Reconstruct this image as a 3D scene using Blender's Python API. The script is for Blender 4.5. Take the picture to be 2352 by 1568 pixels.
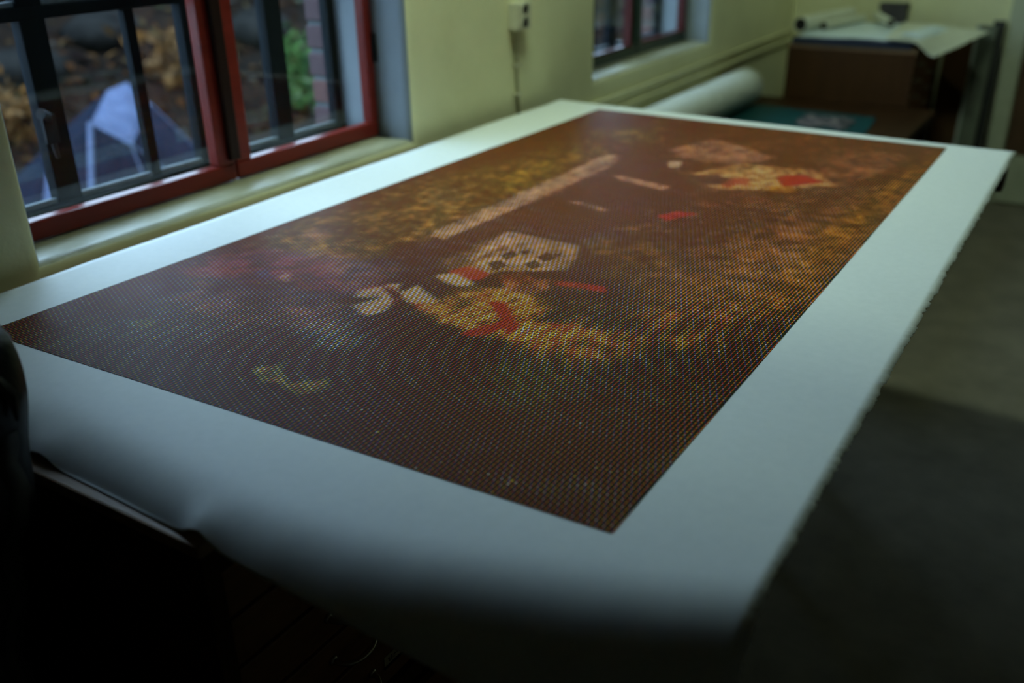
import bpy, bmesh, math, random
import numpy as np
from mathutils import Matrix, Vector

for o in list(bpy.data.objects):
    bpy.data.objects.remove(o, do_unlink=True)
scene = bpy.context.scene
COL = scene.collection
RNG = random.Random(7)
NP = np.random.RandomState(11)

# ------------------------------------------------------------------ camera
cam_d = bpy.data.cameras.new('camera')
cam_d.sensor_fit = 'HORIZONTAL'
cam_d.sensor_width = 36.0
cam_d.lens = 2166.81 / 2352 * 36.0
cam_d.clip_start = 0.02
cam_d.clip_end = 200
cam = bpy.data.objects.new('camera', cam_d)
COL.objects.link(cam)
CR = Vector((0.84548, 0.53371, -0.01801))
CU = Vector((-0.21176, 0.36604, 0.90619))
CF = Vector((-0.49023, 0.76235, -0.42250))
cam.matrix_world = Matrix(((CR.x, CU.x, -CF.x, 1.63), (CR.y, CU.y, -CF.y, 0.0), (CR.z, CU.z, -CF.z, 1.5), (0, 0, 0, 1)))
cam_d.dof.use_dof = True
cam_d.dof.focus_distance = 1.42
cam_d.dof.aperture_fstop = 2.0
scene.camera = cam

# ------------------------------------------------------------------ sky, light and exposure
SKY_COLOR = (0.55, 0.76, 1.0)
SKY_STRENGTH = 9.4
world = bpy.data.worlds.new('overcast_sky')
scene.world = world
world.use_nodes = True
wn = world.node_tree.nodes
wn['Background'].inputs[0].default_value = (*SKY_COLOR, 1)
wn['Background'].inputs[1].default_value = SKY_STRENGTH

scene.view_settings.view_transform = 'Standard'
scene.view_settings.look = 'None'
scene.view_settings.gamma = 1.0
scene.view_settings.use_curve_mapping = False
scene.view_settings.exposure = 0.0
scene.cycles.max_bounces = 8
scene.cycles.diffuse_bounces = 5
scene.cycles.transparent_max_bounces = 12
scene.cycles.sample_clamp_indirect = 6.0

LAMP_COLOR = (0.74, 1.0, 0.76)      # fluorescent tubes over the table (built with their lamp below)
LAMP_STRENGTH = 120.0
FILL_LAMP_STRENGTH = 170.0  # brightness of the lamp added out of view at the far end

# window openings in the left wall: (y0, y1)
OPEN = [(0.93, 2.05), (3.13, 4.25)]
SILL_Z, HEAD_Z = 0.905, 2.62
# daylight portals: they give off no light, they only steer the sampling of the sky through the openings
for a, b in OPEN:
    ld = bpy.data.lights.new('sky_portal', 'AREA')
    ld.shape = 'RECTANGLE'
    ld.size = b - a
    ld.size_y = HEAD_Z - SILL_Z
    ld.cycles.is_portal = True
    lo = bpy.data.objects.new('sky_portal', ld)
    COL.objects.link(lo)
    lo.matrix_world = Matrix(((0, 0, -1, -0.31), (1, 0, 0, (a + b) / 2), (0, -1, 0, (SILL_Z + HEAD_Z) / 2), (0, 0, 0, 1)))

# ------------------------------------------------------------------ helpers
def srgb(r, g, b):
    def f(c):
        c /= 255.0
        return c / 12.92 if c <= 0.04045 else ((c + 0.055) / 1.055) ** 2.4
    return (f(r), f(g), f(b))


class NT:
    """small wrapper round a node tree"""
    def __init__(self, name):
        self.m = bpy.data.materials.new(name)
        self.m.use_nodes = True
        self.t = self.m.node_tree
        self.b = self.t.nodes['Principled BSDF']
        self.out = self.t.nodes['Material Output']

    def n(self, typ, **kw):
        nd = self.t.nodes.new(typ)
        for k, v in kw.items():
            setattr(nd, k, v)
        return nd

    def link(self, a, b):
        self.t.links.new(a, b)

    def val(self, sock, v):
        if hasattr(v, 'is_linked'):
            self.link(v, sock)
        else:
            sock.default_value = v

    def math(self, op, a, b=0.0, c=0.0, clamp=False):
        nd = self.n('ShaderNodeMath', operation=op, use_clamp=clamp)
        for i, v in enumerate((a, b, c)):
            self.val(nd.inputs[i], v)
        return nd.outputs[0]

    def noise(self, scale, detail=4, rough=0.6, vec=None, stretch=None):
        tc = self.n('ShaderNodeTexCoord').outputs['Object'] if vec is None else vec
        if stretch:
            mp = self.n('ShaderNodeMapping')
            mp.inputs['Scale'].default_value = stretch
            self.link(tc, mp.inputs[0])
            tc = mp.outputs[0]
        nd = self.n('ShaderNodeTexNoise')
        nd.inputs['Scale'].default_value = scale
        nd.inputs['Detail'].default_value = detail
        nd.inputs['Roughness'].default_value = rough
        self.link(tc, nd.inputs['Vector'])
        return nd.outputs['Fac']

    def ramp(self, fac, stops):
        nd = self.n('ShaderNodeValToRGB')
        cr = nd.color_ramp
        while len(cr.elements) < len(stops):
            cr.elements.new(0.5)
        for e, (p, c) in zip(cr.elements, stops):
            e.position = p
            e.color = (*c, 1)
        self.link(fac, nd.inputs[0])
        return nd.outputs[0]

    def bump(self, h, strength=0.3, dist=0.01):
        nd = self.n('ShaderNodeBump')
        nd.inputs['Strength'].default_value = strength
        nd.inputs['Distance'].default_value = dist
        self.link(h, nd.inputs['Height'])
        self.link(nd.outputs[0], self.b.inputs['Normal'])


def mat_noisy(name, c0, c1, scale=8, rough=0.7, bump=0.0, detail=5, stretch=None, spec=0.4, metal=0.0, lo=0.3, hi=0.7, bdist=0.004):
    t = NT(name)
    f = t.noise(scale, detail, 0.6, stretch=stretch)
    t.link(t.ramp(f, [(lo, c0), (hi, c1)]), t.b.inputs['Base Color'])
    t.b.inputs['Roughness'].default_value = rough
    t.b.inputs['Specular IOR Level'].default_value = spec
    t.b.inputs['Metallic'].default_value = metal
    if bump:
        t.bump(f, bump, bdist)
    return t.m


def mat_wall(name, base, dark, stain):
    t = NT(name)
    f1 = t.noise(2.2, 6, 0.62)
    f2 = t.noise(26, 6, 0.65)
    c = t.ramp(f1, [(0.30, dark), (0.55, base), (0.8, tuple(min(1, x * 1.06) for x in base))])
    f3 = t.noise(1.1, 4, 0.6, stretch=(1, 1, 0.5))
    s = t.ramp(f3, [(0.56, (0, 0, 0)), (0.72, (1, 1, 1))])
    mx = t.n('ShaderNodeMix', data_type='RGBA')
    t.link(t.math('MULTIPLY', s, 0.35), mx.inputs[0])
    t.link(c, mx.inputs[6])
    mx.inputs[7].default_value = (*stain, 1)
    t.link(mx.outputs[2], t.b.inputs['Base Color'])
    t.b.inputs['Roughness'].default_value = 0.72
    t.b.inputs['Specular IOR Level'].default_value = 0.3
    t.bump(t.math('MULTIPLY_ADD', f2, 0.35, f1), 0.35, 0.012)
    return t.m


def mat_wood(name, c0, c1, axis='y', rough=0.45, scale=6.0, spec=0.4):
    st = {'x': (0.12, 1, 1), 'y': (1, 0.12, 1), 'z': (1, 1, 0.12)}[axis]
    t = NT(name)
    f = t.noise(scale * 3, 6, 0.65, stretch=st)
    g = t.noise(scale * 14, 3, 0.6, stretch=st)
    h = t.math('MULTIPLY_ADD', g, 0.4, t.math('MULTIPLY', f, 0.7))
    t.link(t.ramp(h, [(0.35, c0), (0.7, c1)]), t.b.inputs['Base Color'])
    t.b.inputs['Roughness'].default_value = rough
    t.b.inputs['Specular IOR Level'].default_value = spec
    t.bump(h, 0.12, 0.002)
    return t.m


def mat_glass(name, streaks=True):
    t = NT(name)
    tr = t.n('ShaderNodeBsdfTransparent')
    tr.inputs[0].default_value = (0.93, 0.96, 0.97, 1)
    gl = t.n('ShaderNodeBsdfGlossy')
    gl.inputs['Roughness'].default_value = 0.03
    ge = t.n('ShaderNodeNewGeometry')
    dp = t.n('ShaderNodeVectorMath', operation='DOT_PRODUCT')
    t.link(ge.outputs['Normal'], dp.inputs[0])
    t.link(ge.outputs['Incoming'], dp.inputs[1])
    graze = t.math('POWER', t.math('SUBTRACT', 1.0, t.math('ABSOLUTE', dp.outputs['Value'])), 5.0)
    mx = t.n('ShaderNodeMixShader')
    t.link(t.math('MULTIPLY_ADD', graze, 0.9, 0.025), mx.inputs[0])
    t.link(tr.outputs[0], mx.inputs[1])
    t.link(gl.outputs[0], mx.inputs[2])
    last = mx.outputs[0]
    if streaks:      # dried rain runs and grime on the outer panes
        f = t.noise(34, 3, 0.6, stretch=(1, 1, 0.06))
        g = t.noise(5, 3, 0.6)
        a = t.math('SUBTRACT', f, 0.60, clamp=True)
        b = t.math('SUBTRACT', g, 0.45, clamp=True)
        k = t.math('MULTIPLY', t.math('MULTIPLY', a, b), 14.0, clamp=True)
        k = t.math('ADD', t.math('MULTIPLY', k, 0.10), 0.002)
        df = t.n('ShaderNodeBsdfDiffuse')
        df.inputs[0].default_value = (0.5, 0.52, 0.55, 1)
        m2 = t.n('ShaderNodeMixShader')
        t.link(k, m2.inputs[0])
        t.link(last, m2.inputs[1])
        t.link(df.outputs[0], m2.inputs[2])
        last = m2.outputs[0]
    t.link(last, t.out.inputs['Surface'])
    return t.m


def link_obj(name, me, mat=None, parent=None, smooth=False):
    o = bpy.data.objects.new(name, me)
    COL.objects.link(o)
    if mat is not None:
        me.materials.append(mat)
    if smooth:
        me.shade_smooth()
    if parent is not None:
        o.parent = parent
        o.matrix_parent_inverse = Matrix.Translation(-base_of(parent))
    return o


def base_of(o):
    return o.location.copy() if o.type == 'EMPTY' else Vector((0, 0, 0))


def pydata(name, verts, faces, mat=None, parent=None, smooth=False):
    me = bpy.data.meshes.new(name)
    me.from_pydata([tuple(v) for v in verts], [], faces)
    me.update()
    return link_obj(name, me, mat, parent, smooth)


def bm_obj(name, bm, mat=None, parent=None, smooth=False):
    me = bpy.data.meshes.new(name)
    bmesh.ops.recalc_face_normals(bm, faces=bm.faces)
    bm.to_mesh(me)
    bm.free()
    return link_obj(name, me, mat, parent, smooth)


def add_box(bm, x0, x1, y0, y1, z0, z1, bevel=0.0, seg=2):
    M = Matrix.Translation(((x0 + x1) / 2, (y0 + y1) / 2, (z0 + z1) / 2)) @ Matrix.Diagonal((abs(x1 - x0), abs(y1 - y0), abs(z1 - z0), 1))
    r = bmesh.ops.create_cube(bm, size=1, matrix=M)
    if bevel:
        es = list({e for v in r['verts'] for e in v.link_edges})
        bmesh.ops.bevel(bm, geom=es, offset=bevel, segments=seg, affect='EDGES', profile=0.6)


def box(name, x0, x1, y0, y1, z0, z1, mat, parent=None, bevel=0.0, seg=2):
    bm = bmesh.new()
    add_box(bm, x0, x1, y0, y1, z0, z1, bevel, seg)
    return bm_obj(name, bm, mat, parent)


def add_tube(bm, pts, rad, n=10, caps=True):
    """swept tube through points; rad a number or a list"""
    pts = [Vector(p) for p in pts]
    rads = rad if isinstance(rad, (list, tuple)) else [rad] * len(pts)
    rings = []
    ref = None
    for i, p in enumerate(pts):
        d = (pts[min(i + 1, len(pts) - 1)] - pts[max(i - 1, 0)]).normalized()
        if ref is None:
            ref = Vector((0, 0, 1)) if abs(d.z) < 0.9 else Vector((1, 0, 0))
        a = d.cross(ref).normalized()
        b = a.cross(d).normalized()
        ref = b
        rings.append([bm.verts.new(p + a * math.cos(2 * math.pi * k / n) * rads[i] + b * math.sin(2 * math.pi * k / n) * rads[i]) for k in range(n)])
    for i in range(len(rings) - 1):
        for k in range(n):
            bm.faces.new((rings[i][k], rings[i][(k + 1) % n], rings[i + 1][(k + 1) % n], rings[i + 1][k]))
    if caps:
        bm.faces.new(rings[0][::-1])
        bm.faces.new(rings[-1])


def tube(name, pts, rad, mat, parent=None, n=10, smooth=True):
    bm = bmesh.new()
    add_tube(bm, pts, rad, n)
    o = bm_obj(name, bm, mat, parent)
    if smooth:
        o.data.shade_smooth()
        try:
            o.data.set_sharp_from_angle(angle=math.radians(50))
        except Exception:
            pass
    return o


def thing(name, label, cat, loc=(0, 0, 0), group=None):
    o = bpy.data.objects.new(name, None)
    COL.objects.link(o)
    o.location = loc
    o.empty_display_size = 0.1
    return tag(o, label, cat, group)


def tag(o, label, cat, group=None):
    o['label'] = label
    o['category'] = cat
    if group:
        o['group'] = group
    return o


def struct(o, label=None):
    o['kind'] = 'structure'
    if label:
        o['label'] = label
    return o


def fnoise(x, y, s=0):
    return (math.sin(x * 1.7 + 1.3 * s) * math.cos(y * 2.3 - s) + 0.5 * math.sin(x * 4.1 - y * 3.7 + 2.1 * s) + 0.25 * math.sin(x * 9.3 + y * 8.1 + s)) / 1.75


# ------------------------------------------------------------------ materials
M_WALL = mat_wall('pale_green_plaster', (0.76, 0.73, 0.46), (0.66, 0.63, 0.38), (0.54, 0.48, 0.28))
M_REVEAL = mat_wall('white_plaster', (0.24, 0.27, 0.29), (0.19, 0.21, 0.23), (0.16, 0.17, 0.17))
M_SILL = NT('grimy_painted_sill')
_f = M_SILL.noise(7, 6, 0.68, stretch=(1, 0.35, 1))
_g = M_SILL.noise(40, 4, 0.6)
M_SILL.link(M_SILL.ramp(_f, [(0.32, (0.20, 0.18, 0.10)), (0.5, (0.34, 0.32, 0.20)), (0.68, (0.44, 0.42, 0.29))]), M_SILL.b.inputs['Base Color'])
M_SILL.link(M_SILL.math('MULTIPLY_ADD', _f, 0.5, 0.12), M_SILL.b.inputs['Roughness'])
M_SILL.b.inputs['Specular IOR Level'].default_value = 0.5
M_SILL.bump(M_SILL.math('MULTIPLY_ADD', _g, 0.3, _f), 0.45, 0.008)
M_CEIL = mat_noisy('ceiling_paint', (0.16, 0.14, 0.10), (0.22, 0.19, 0.14), 3, 0.9)
M_FLOOR = mat_noisy('worn_floor', (0.14, 0.118, 0.086), (0.22, 0.188, 0.138), 7, 0.75, 0.15, 7, bdist=0.003)
M_RED = mat_wood('red_painted_wood', (0.13, 0.012, 0.008), (0.19, 0.020, 0.013), 'y', 0.32, 5, 0.22)
M_RED_DARK = mat_wood('dark_red_paint', (0.045, 0.007, 0.006), (0.07, 0.011, 0.009), 'z', 0.4, 5, 0.2)
M_DARKGREEN = mat_wood('dark_green_paint', (0.012, 0.025, 0.020), (0.022, 0.04, 0.032), 'y', 0.35)
M_OUTER = mat_wood('blue_black_window_paint', (0.003, 0.0045, 0.006), (0.006, 0.009, 0.012), 'z', 0.55, 6, 0.05)
M_PUTTY = mat_noisy('grey_putty', (0.10, 0.12, 0.13), (0.17, 0.19, 0.20), 30, 0.6, spec=0.1)
M_GLASS_IN = mat_glass('inner_glass', False)
M_GLASS_OUT = mat_glass('rain_marked_glass', True)
M_IRON = mat_noisy('dark_iron', (0.008, 0.010, 0.012), (0.018, 0.022, 0.024), 40, 0.6, 0.1, spec=0.15)
M_WOOD_DARK = mat_wood('dark_brown_wood', (0.036, 0.014, 0.004), (0.062, 0.026, 0.008), 'z', 0.55, 6, 0.12)
M_DRAWER = mat_wood('brown_drawer_wood', (0.15, 0.062, 0.018), (0.24, 0.105, 0.034), 'y', 0.42)
M_WOOD_TOP = mat_wood('worn_wood_edge', (0.15, 0.08, 0.035), (0.32, 0.19, 0.10), 'x', 0.5, 9)
M_WOOD_BOARD = mat_wood('table_board_wood', (0.22, 0.12, 0.05), (0.34, 0.2, 0.09), 'y', 0.5)
M_BLACK = mat_noisy('black_inside', (0.006, 0.005, 0.004), (0.012, 0.01, 0.008), 10, 0.9)
M_STEEL = mat_noisy('nickel_handle', (0.40, 0.36, 0.30), (0.55, 0.50, 0.42), 30, 0.28, metal=1.0)
M_PAPER = mat_noisy('white_rag_paper', (0.80, 0.82, 0.80), (0.84, 0.855, 0.835), 60, 0.62, 0.05, bdist=0.0006, spec=0.35)
M_ROLLPAPER = mat_noisy('roll_paper', (0.66, 0.67, 0.60), (0.74, 0.75, 0.68), 12, 0.7)
M_LABEL = mat_noisy('old_label_card', (0.42, 0.36, 0.24), (0.52, 0.46, 0.32), 60, 0.8)
M_INK = mat_noisy('black_pen', (0.01, 0.01, 0.012), (0.02, 0.02, 0.02), 10, 0.6)

# ------------------------------------------------------------------ room shell
ROOM_X, ROOM_Y0, ROOM_Y1, ROOM_H = 4.6, -2.0, 5.5, 3.0
struct(box('floor', -0.29, ROOM_X, ROOM_Y0, ROOM_Y1 + 0.2, -0.08, 0.0, M_FLOOR))
struct(box('ceiling', -0.29, ROOM_X + 0.2, ROOM_Y0 - 0.2, ROOM_Y1 + 0.2, ROOM_H, ROOM_H + 0.1, M_CEIL))
M_WALL_DARK = mat_noisy('dark_boarded_wall', (0.10, 0.085, 0.055), (0.16, 0.135, 0.09), 4, 0.8)
struct(box('wall_right', ROOM_X, ROOM_X + 0.2, ROOM_Y0 - 0.2, ROOM_Y1 + 0.2, -0.08, ROOM_H, M_WALL_DARK))
struct(box('wall_front', -0.29, ROOM_X, ROOM_Y0 - 0.2, ROOM_Y0, -0.08, ROOM_H, M_WALL_DARK))
struct(box('wall_back', -0.29, ROOM_X, ROOM_Y1, ROOM_Y1 + 0.2, -0.08, ROOM_H, M_WALL))


def build_window_wall():
    """one skin with two openings; the arrises of the openings are rounded plaster"""
    ys = [ROOM_Y0 - 0.2, OPEN[0][0], OPEN[0][1], OPEN[1][0], OPEN[1][1], ROOM_Y1 + 0.2]
    zs = [-0.08, SILL_Z, HEAD_Z, ROOM_H + 0.1]
    bm = bmesh.new()
    XB = -0.29
    front = [[bm.verts.new((0, y, z)) for z in zs] for y in ys]
    back = [[bm.verts.new((XB, y, z)) for z in zs] for y in ys]
    holes = {(1, 1), (3, 1)}
    rim = []
    for i in range(5):
        for j in range(3):
            if (i, j) in holes:
                f, b = front, back
                ring = [(i, j), (i + 1, j), (i + 1, j + 1), (i, j + 1)]
                for k in range(4):
                    (a, c), (d, e) = ring[k], ring[(k + 1) % 4]
                    fc = bm.faces.new((f[a][c], f[d][e], b[d][e], b[a][c]))
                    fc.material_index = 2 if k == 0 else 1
                    rim.append(bm.edges.get((f[a][c], f[d][e])))
            else:
                bm.faces.new((front[i][j], front[i + 1][j], front[i + 1][j + 1], front[i][j + 1]))
                bm.faces.new((back[i][j + 1], back[i + 1][j + 1], back[i + 1][j], back[i][j]))
    for i in range(5):
        bm.faces.new((front[i][0], back[i][0], back[i + 1][0], front[i + 1][0]))
        bm.faces.new((front[i][3], front[i + 1][3], back[i + 1][3], back[i][3]))
    for j in range(3):
        bm.faces.new((front[0][j], front[0][j + 1], back[0][j + 1], back[0][j]))
        bm.faces.new((front[5][j], back[5][j], back[5][j + 1], front[5][j + 1]))
    bmesh.ops.bevel(bm, geom=rim, offset=0.028, segments=6, affect='EDGES', profile=0.5, material=-1)
    o = bm_obj('wall_left', bm, M_WALL)
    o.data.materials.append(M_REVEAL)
    o.data.materials.append(M_SILL.m)
    o.data.shade_smooth()
    o.data.set_sharp_from_angle(angle=math.radians(40))
    return struct(o)


build_window_wall()


def frame_piece(name, y0, y1, z0, z1, xc, depth, mat, parent, bev=0.004):
    return box(name, xc - depth / 2, xc + depth / 2, y0, y1, z0, z1, mat, parent, bev, 2)


def pane(y0, y1, z0, z1, x, mat, parent):
    return box('pane', x - 0.0015, x + 0.0015, y0, y1, z0, z1, mat, parent)


M_STRIP = mat_wood('dark_oxblood_paint', (0.012, 0.004, 0.003), (0.022, 0.007, 0.005), 'z', 0.5, 5, 0.15)


def build_window(idx, y0, y1, rail_mat, label):
    w = bpy.data.objects.new('window_%d' % idx, None)
    COL.objects.link(w)
    w.location = (-0.2, (y0 + y1) / 2, SILL_Z)
    struct(w, label)
    zb, zt = SILL_Z + 0.004, HEAD_Z - 0.002
    XI, XO = -0.132, -0.262
    # dark fixed post between the two inner casements
    mid = y0 + 0.588
    # inner casements, red
    for k, (a, b) in enumerate(((y0 + 0.002, mid - 0.003), (mid + 0.003, y1 - 0.002))):
        c = box('inner_casement', XI - 0.016, XI + 0.016, a, b, zb, zb + 0.04, rail_mat, w, 0.005)
        frame_piece('stile', a, a + (0.03 if k == 0 else 0.046), zb + 0.04, zt, XI, 0.032, rail_mat, c)
        frame_piece('stile', b - (0.05 if k == 0 else 0.03), b, zb + 0.04, zt, XI, 0.032, rail_mat, c)
        frame_piece('top_rail', a, b, zt - 0.04, zt, XI, 0.034, M_RED, c)
        frame_piece('glazing_bar', a, b, 1.62, 1.645, XI, 0.026, M_RED, c)
        pane(a + 0.02, b - 0.02, zb + 0.03, zt - 0.03, XI, M_GLASS_IN, c)
        if rail_mat is not M_RED:
            frame_piece('glass_bead', a + 0.03, b - 0.03, zb + 0.034, zb + 0.048, XI, 0.03, M_RED_DARK, c, 0.002)
            frame_piece('glass_bead', b - (0.062 if k == 0 else 0.042), b - (0.048 if k == 0 else 0.026), zb + 0.04, zt, XI, 0.036, M_RED_DARK, c, 0.002)
    box('cover_strip', XI + 0.014, XI + 0.030, mid - 0.024, mid + 0.006, zb + 0.05, zt, M_STRIP if rail_mat is M_RED else M_DARKGREEN, w, 0.004)
    # hinges on the right-hand casement
    for z in (1.11, 1.85):
        tube('hinge', [(XI + 0.02, y1 - 0.005, z), (XI + 0.02, y1 - 0.005, z + 0.075)], 0.008, M_IRON, w, 8)
    # outer casements, blue black
    oc = box('outer_casement', XO - 0.022, XO + 0.022, y0 + 0.001, y1 - 0.001, zb, zb + 0.022, M_OUTER, w, 0.004)
    cols = [(y0, y0 + 0.035, 0.03), (y0 + 0.205, y0 + 0.262, 0.032), (y0 + 0.452, y0 + 0.478, 0.022),
            (y0 + 0.60, y0 + 0.66, 0.032), (y0 + 0.86, y0 + 0.918, 0.032), (y1 - 0.03, y1, 0.03)]
    for a, b, d in cols:
        frame_piece('glazing_bar', max(a, y0 + 0.001), min(b, y1 - 0.001), zb + 0.022, zt, XO, d, M_OUTER, oc)
    rows = [zb + 0.022, 1.302, 1.72, zt - 0.03]
    for z in rows[1:3]:
        frame_piece('glazing_bar', y0 + 0.001, y1 - 0.001, z, z + 0.026, XO, 0.034, M_OUTER, oc)
    frame_piece('top_rail', y0 + 0.001, y1 - 0.001, zt - 0.03, zt, XO, 0.05, M_OUTER, oc)
    for i in range(5):
        a, b = cols[i][1], cols[i + 1][0]
        for j in range(3):
            z0 = rows[j] + (0.026 if j else 0)
            pane(a - 0.004, b + 0.004, z0 - 0.004, rows[j + 1] + 0.004, XO - 0.004, M_GLASS_OUT, oc)
            box('putty_bead', XO + 0.0, XO + 0.012, a, b, z0, z0 + 0.011, M_PUTTY, oc, 0.003)
    # casement fastener on the first tall bar
    lt = box('latch', XO + 0.026, XO + 0.036, y0 + 0.196, y0 + 0.226, 1.06, 1.12, M_IRON, w, 0.003)
    tube('latch_knob', [(XO + 0.03, y0 + 0.212, 1.108), (XO + 0.05, y0 + 0.200, 1.122), (XO + 0.056, y0 + 0.182, 1.128)], [0.007, 0.008, 0.012], M_IRON, lt, 8)
    tube('latch_arm', [(XO + 0.034, y0 + 0.210, 1.06), (XO + 0.04, y0 + 0.208, 1.045), (XO + 0.036, y0 + 0.212, 1.03)], [0.006, 0.005, 0.004], M_IRON, lt, 8)
    return w


build_window(1, *OPEN[0], M_RED, 'near window with red inner casements and dark outer glazing bars')
build_window(2, *OPEN[1], M_DARKGREEN, 'far window with red edges and dark green bottom rail')

# brick jambs outside, one object per brick
M_BRICK = [mat_noisy('red_brick_%s' % k, c, tuple(min(1, x * 1.35) for x in c), 30, 0.85, 0.3) for k, c in
           (('plum', (0.034, 0.015, 0.017)), ('rust', (0.058, 0.022, 0.018)), ('rose', (0.062, 0.030, 0.026)))]
M_MORTAR = mat_noisy('mortar', (0.055, 0.06, 0.062), (0.085, 0.09, 0.092), 40, 0.9, 0.2, spec=0.0)
brick_me = []
for m in M_BRICK:
    bm = bmesh.new()
    add_box(bm, -0.036, 0.036, -0.105, 0.105, -0.0315, 0.0315, 0.005, 1)
    me = bpy.data.meshes.new('brick')
    bm.to_mesh(me)
    bm.free()
    me.materials.append(m)
    brick_me.append(me)
jn = 0
for a, b in OPEN:
    jn += 1
    j = struct(box('wall_exterior_%d' % jn, -0.358, -0.291, b + 0.008, b + 0.30, 0.3, HEAD_Z, M_MORTAR), 'outside brick window jamb with pale mortar joints')
    z = 0.86
    k = 0
    while z < HEAD_Z - 0.04:
        o = bpy.data.objects.new('brick', brick_me[RNG.randrange(3)])
        COL.objects.link(o)
        o.parent = j
        o.location = (-0.328 + RNG.uniform(-0.003, 0.003), b + 0.105 + RNG.uniform(-0.002, 0.002), z)
        z += 0.0755
        k += 1

# skirting and the brown door at the back
M_DOOR = mat_wood('brown_door_wood', (0.06, 0.028, 0.012), (0.10, 0.048, 0.022), 'z', 0.5)
M_TRIM = mat_noisy('pale_green_trim', (0.42, 0.44, 0.32), (0.52, 0.53, 0.40), 14, 0.55)
struct(box('trim_1', 1.085, 1.175, 5.462, 5.499, 0.0, 2.12, M_TRIM, None, 0.006), 'pale green door casing')
struct(box('trim_2', 2.035, 2.125, 5.462, 5.499, 0.0, 2.12, M_TRIM, None, 0.006), 'pale green door casing')
d = struct(box('door_1', 1.18, 2.03, 5.466, 5.499, 0.262, 2.06, M_DOOR, None, 0.005), 'brown wooden door in the back wall')
box('kick_plate', 1.18, 2.03, 5.462, 5.499, 0.012, 0.262, M_TRIM, d, 0.003)
for (a, b, c, e) in ((1.28, 1.93, 0.42, 1.02), (1.28, 1.93, 1.16, 1.92)):
    box('door_panel', a, b, 5.455, 5.468, c, e, M_DOOR, d, 0.008)
tube('door_handle', [(1.245, 5.466, 1.02), (1.245, 5.42, 1.02), (1.36, 5.415, 1.02)], 0.009, M_STEEL, d, 10)
struct(box('baseboard_back', 2.126, ROOM_X, 5.478, 5.499, 0, 0.11, M_TRIM, None, 0.005))
struct(box('baseboard_left', 0.001, 0.018, ROOM_Y0, ROOM_Y1, 0, 0.10, M_TRIM, None, 0.004))

# ------------------------------------------------------------------ fluorescent lamp over the table
M_TUBE = NT('lamp_tube')
_e = M_TUBE.n('ShaderNodeEmission')
_e.inputs[0].default_value = (*LAMP_COLOR, 1)
_e.inputs[1].default_value = LAMP_STRENGTH
M_TUBE.link(_e.outputs[0], M_TUBE.out.inputs['Surface'])
M_HOUSING = mat_noisy('white_enamel', (0.6, 0.6, 0.56), (0.66, 0.66, 0.62), 10, 0.4)
lamp = thing('ceiling_lamp', 'long white fluorescent lamp hanging over the print table', 'lamp', (0.45, 2.15, 2.5))
box('housing', 0.10, 0.80, 2.09, 2.21, 2.52, 2.57, M_HOUSING, lamp, 0.008)
for y in (2.12, 2.18):
    tube('lamp_tube', [(0.14, y, 2.495), (0.76, y, 2.495)], 0.015, M_TUBE.m, lamp, 16)
for s_, zl, yl in ((-1, 2.345, 0.105), (1, 2.51, 0.075)):      # added unseen trough sides; the deeper near one cuts light on the near sheet
    v = []
    for x in (0.10, 0.80):
        v += [(x, 2.15 + s_ * 0.06, 2.545), (x, 2.15 + s_ * yl, zl), (x, 2.15 + s_ * (yl + 0.003), zl), (x, 2.15 + s_ * 0.063, 2.545)]
    pydata('added_reflector', v, [(0, 1, 2, 3), (7, 6, 5, 4), (0, 4, 5, 1), (1, 5, 6, 2), (2, 6, 7, 3), (3, 7, 4, 0)], M_HOUSING, lamp)
for x in (0.12, 0.78):
    box('lamp_holder', x - 0.018, x + 0.018, 2.10, 2.20, 2.475, 2.52, M_HOUSING, lamp, 0.004)
for x in (0.23, 0.67):
    tube('suspension', [(x, 2.15, 2.568), (x, 2.15, 2.999)], 0.006, M_STEEL, lamp, 8)

# added unseen pendant, put in to brighten the far chest and wall
fill_lamp = thing('added_fill_lamp', 'unseen shaded lamp added in the far corner to light the far chest', 'lamp', (0.98, 4.95, 2.3))
tube('flex', [(0.98, 4.95, 2.999), (0.98, 4.95, 2.45)], 0.004, M_BLACK, fill_lamp, 6)
bm = bmesh.new()
add_tube(bm, [(0.98, 4.95, 2.47), (0.98, 4.95, 2.40), (0.98, 4.95, 2.30)], [0.035, 0.05, 0.155], 32, caps=False)
o = bm_obj('fill_lamp_shade', bm, M_DARKGREEN, fill_lamp, True)
md = o.modifiers.new('thickness', 'SOLIDIFY')
md.thickness = 0.003
bm = bmesh.new()
bmesh.ops.create_uvsphere(bm, u_segments=20, v_segments=12, radius=0.045, matrix=Matrix.Translation((0.98, 4.95, 2.385)))
M_FILL_BULB = NT('fill_lamp_bulb')
_e = M_FILL_BULB.n('ShaderNodeEmission')
_e.inputs[0].default_value = (*LAMP_COLOR, 1)
_e.inputs[1].default_value = FILL_LAMP_STRENGTH
M_FILL_BULB.link(_e.outputs[0], M_FILL_BULB.out.inputs['Surface'])
bm_obj('fill_bulb', bm, M_FILL_BULB.m, fill_lamp, True)

# ------------------------------------------------------------------ the table: two plan chests, a board on top
def build_handle(parent, x, yc, z, span=0.074, out=0.030, rad=0.0042):
    bm = bmesh.new()
    pts = []
    for k in range(13):
        a = math.pi * k / 12
        pts.append((x + out * math.sin(a) ** 0.75, yc - span / 2 * math.cos(a), z - 0.004 * math.sin(a)))
    add_tube(bm, pts, [rad * (1.25 if k in (0, 12) else 1.0) for k in range(13)], 8)
    for s in (-1, 1):
        add_tube(bm, [(x - 0.001, yc + s * span / 2, z), (x + 0.004, yc + s * span / 2, z)], [0.0085, 0.0065], 10)
    o = bm_obj('handle', bm, M_STEEL, parent, True)
    return o


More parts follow.
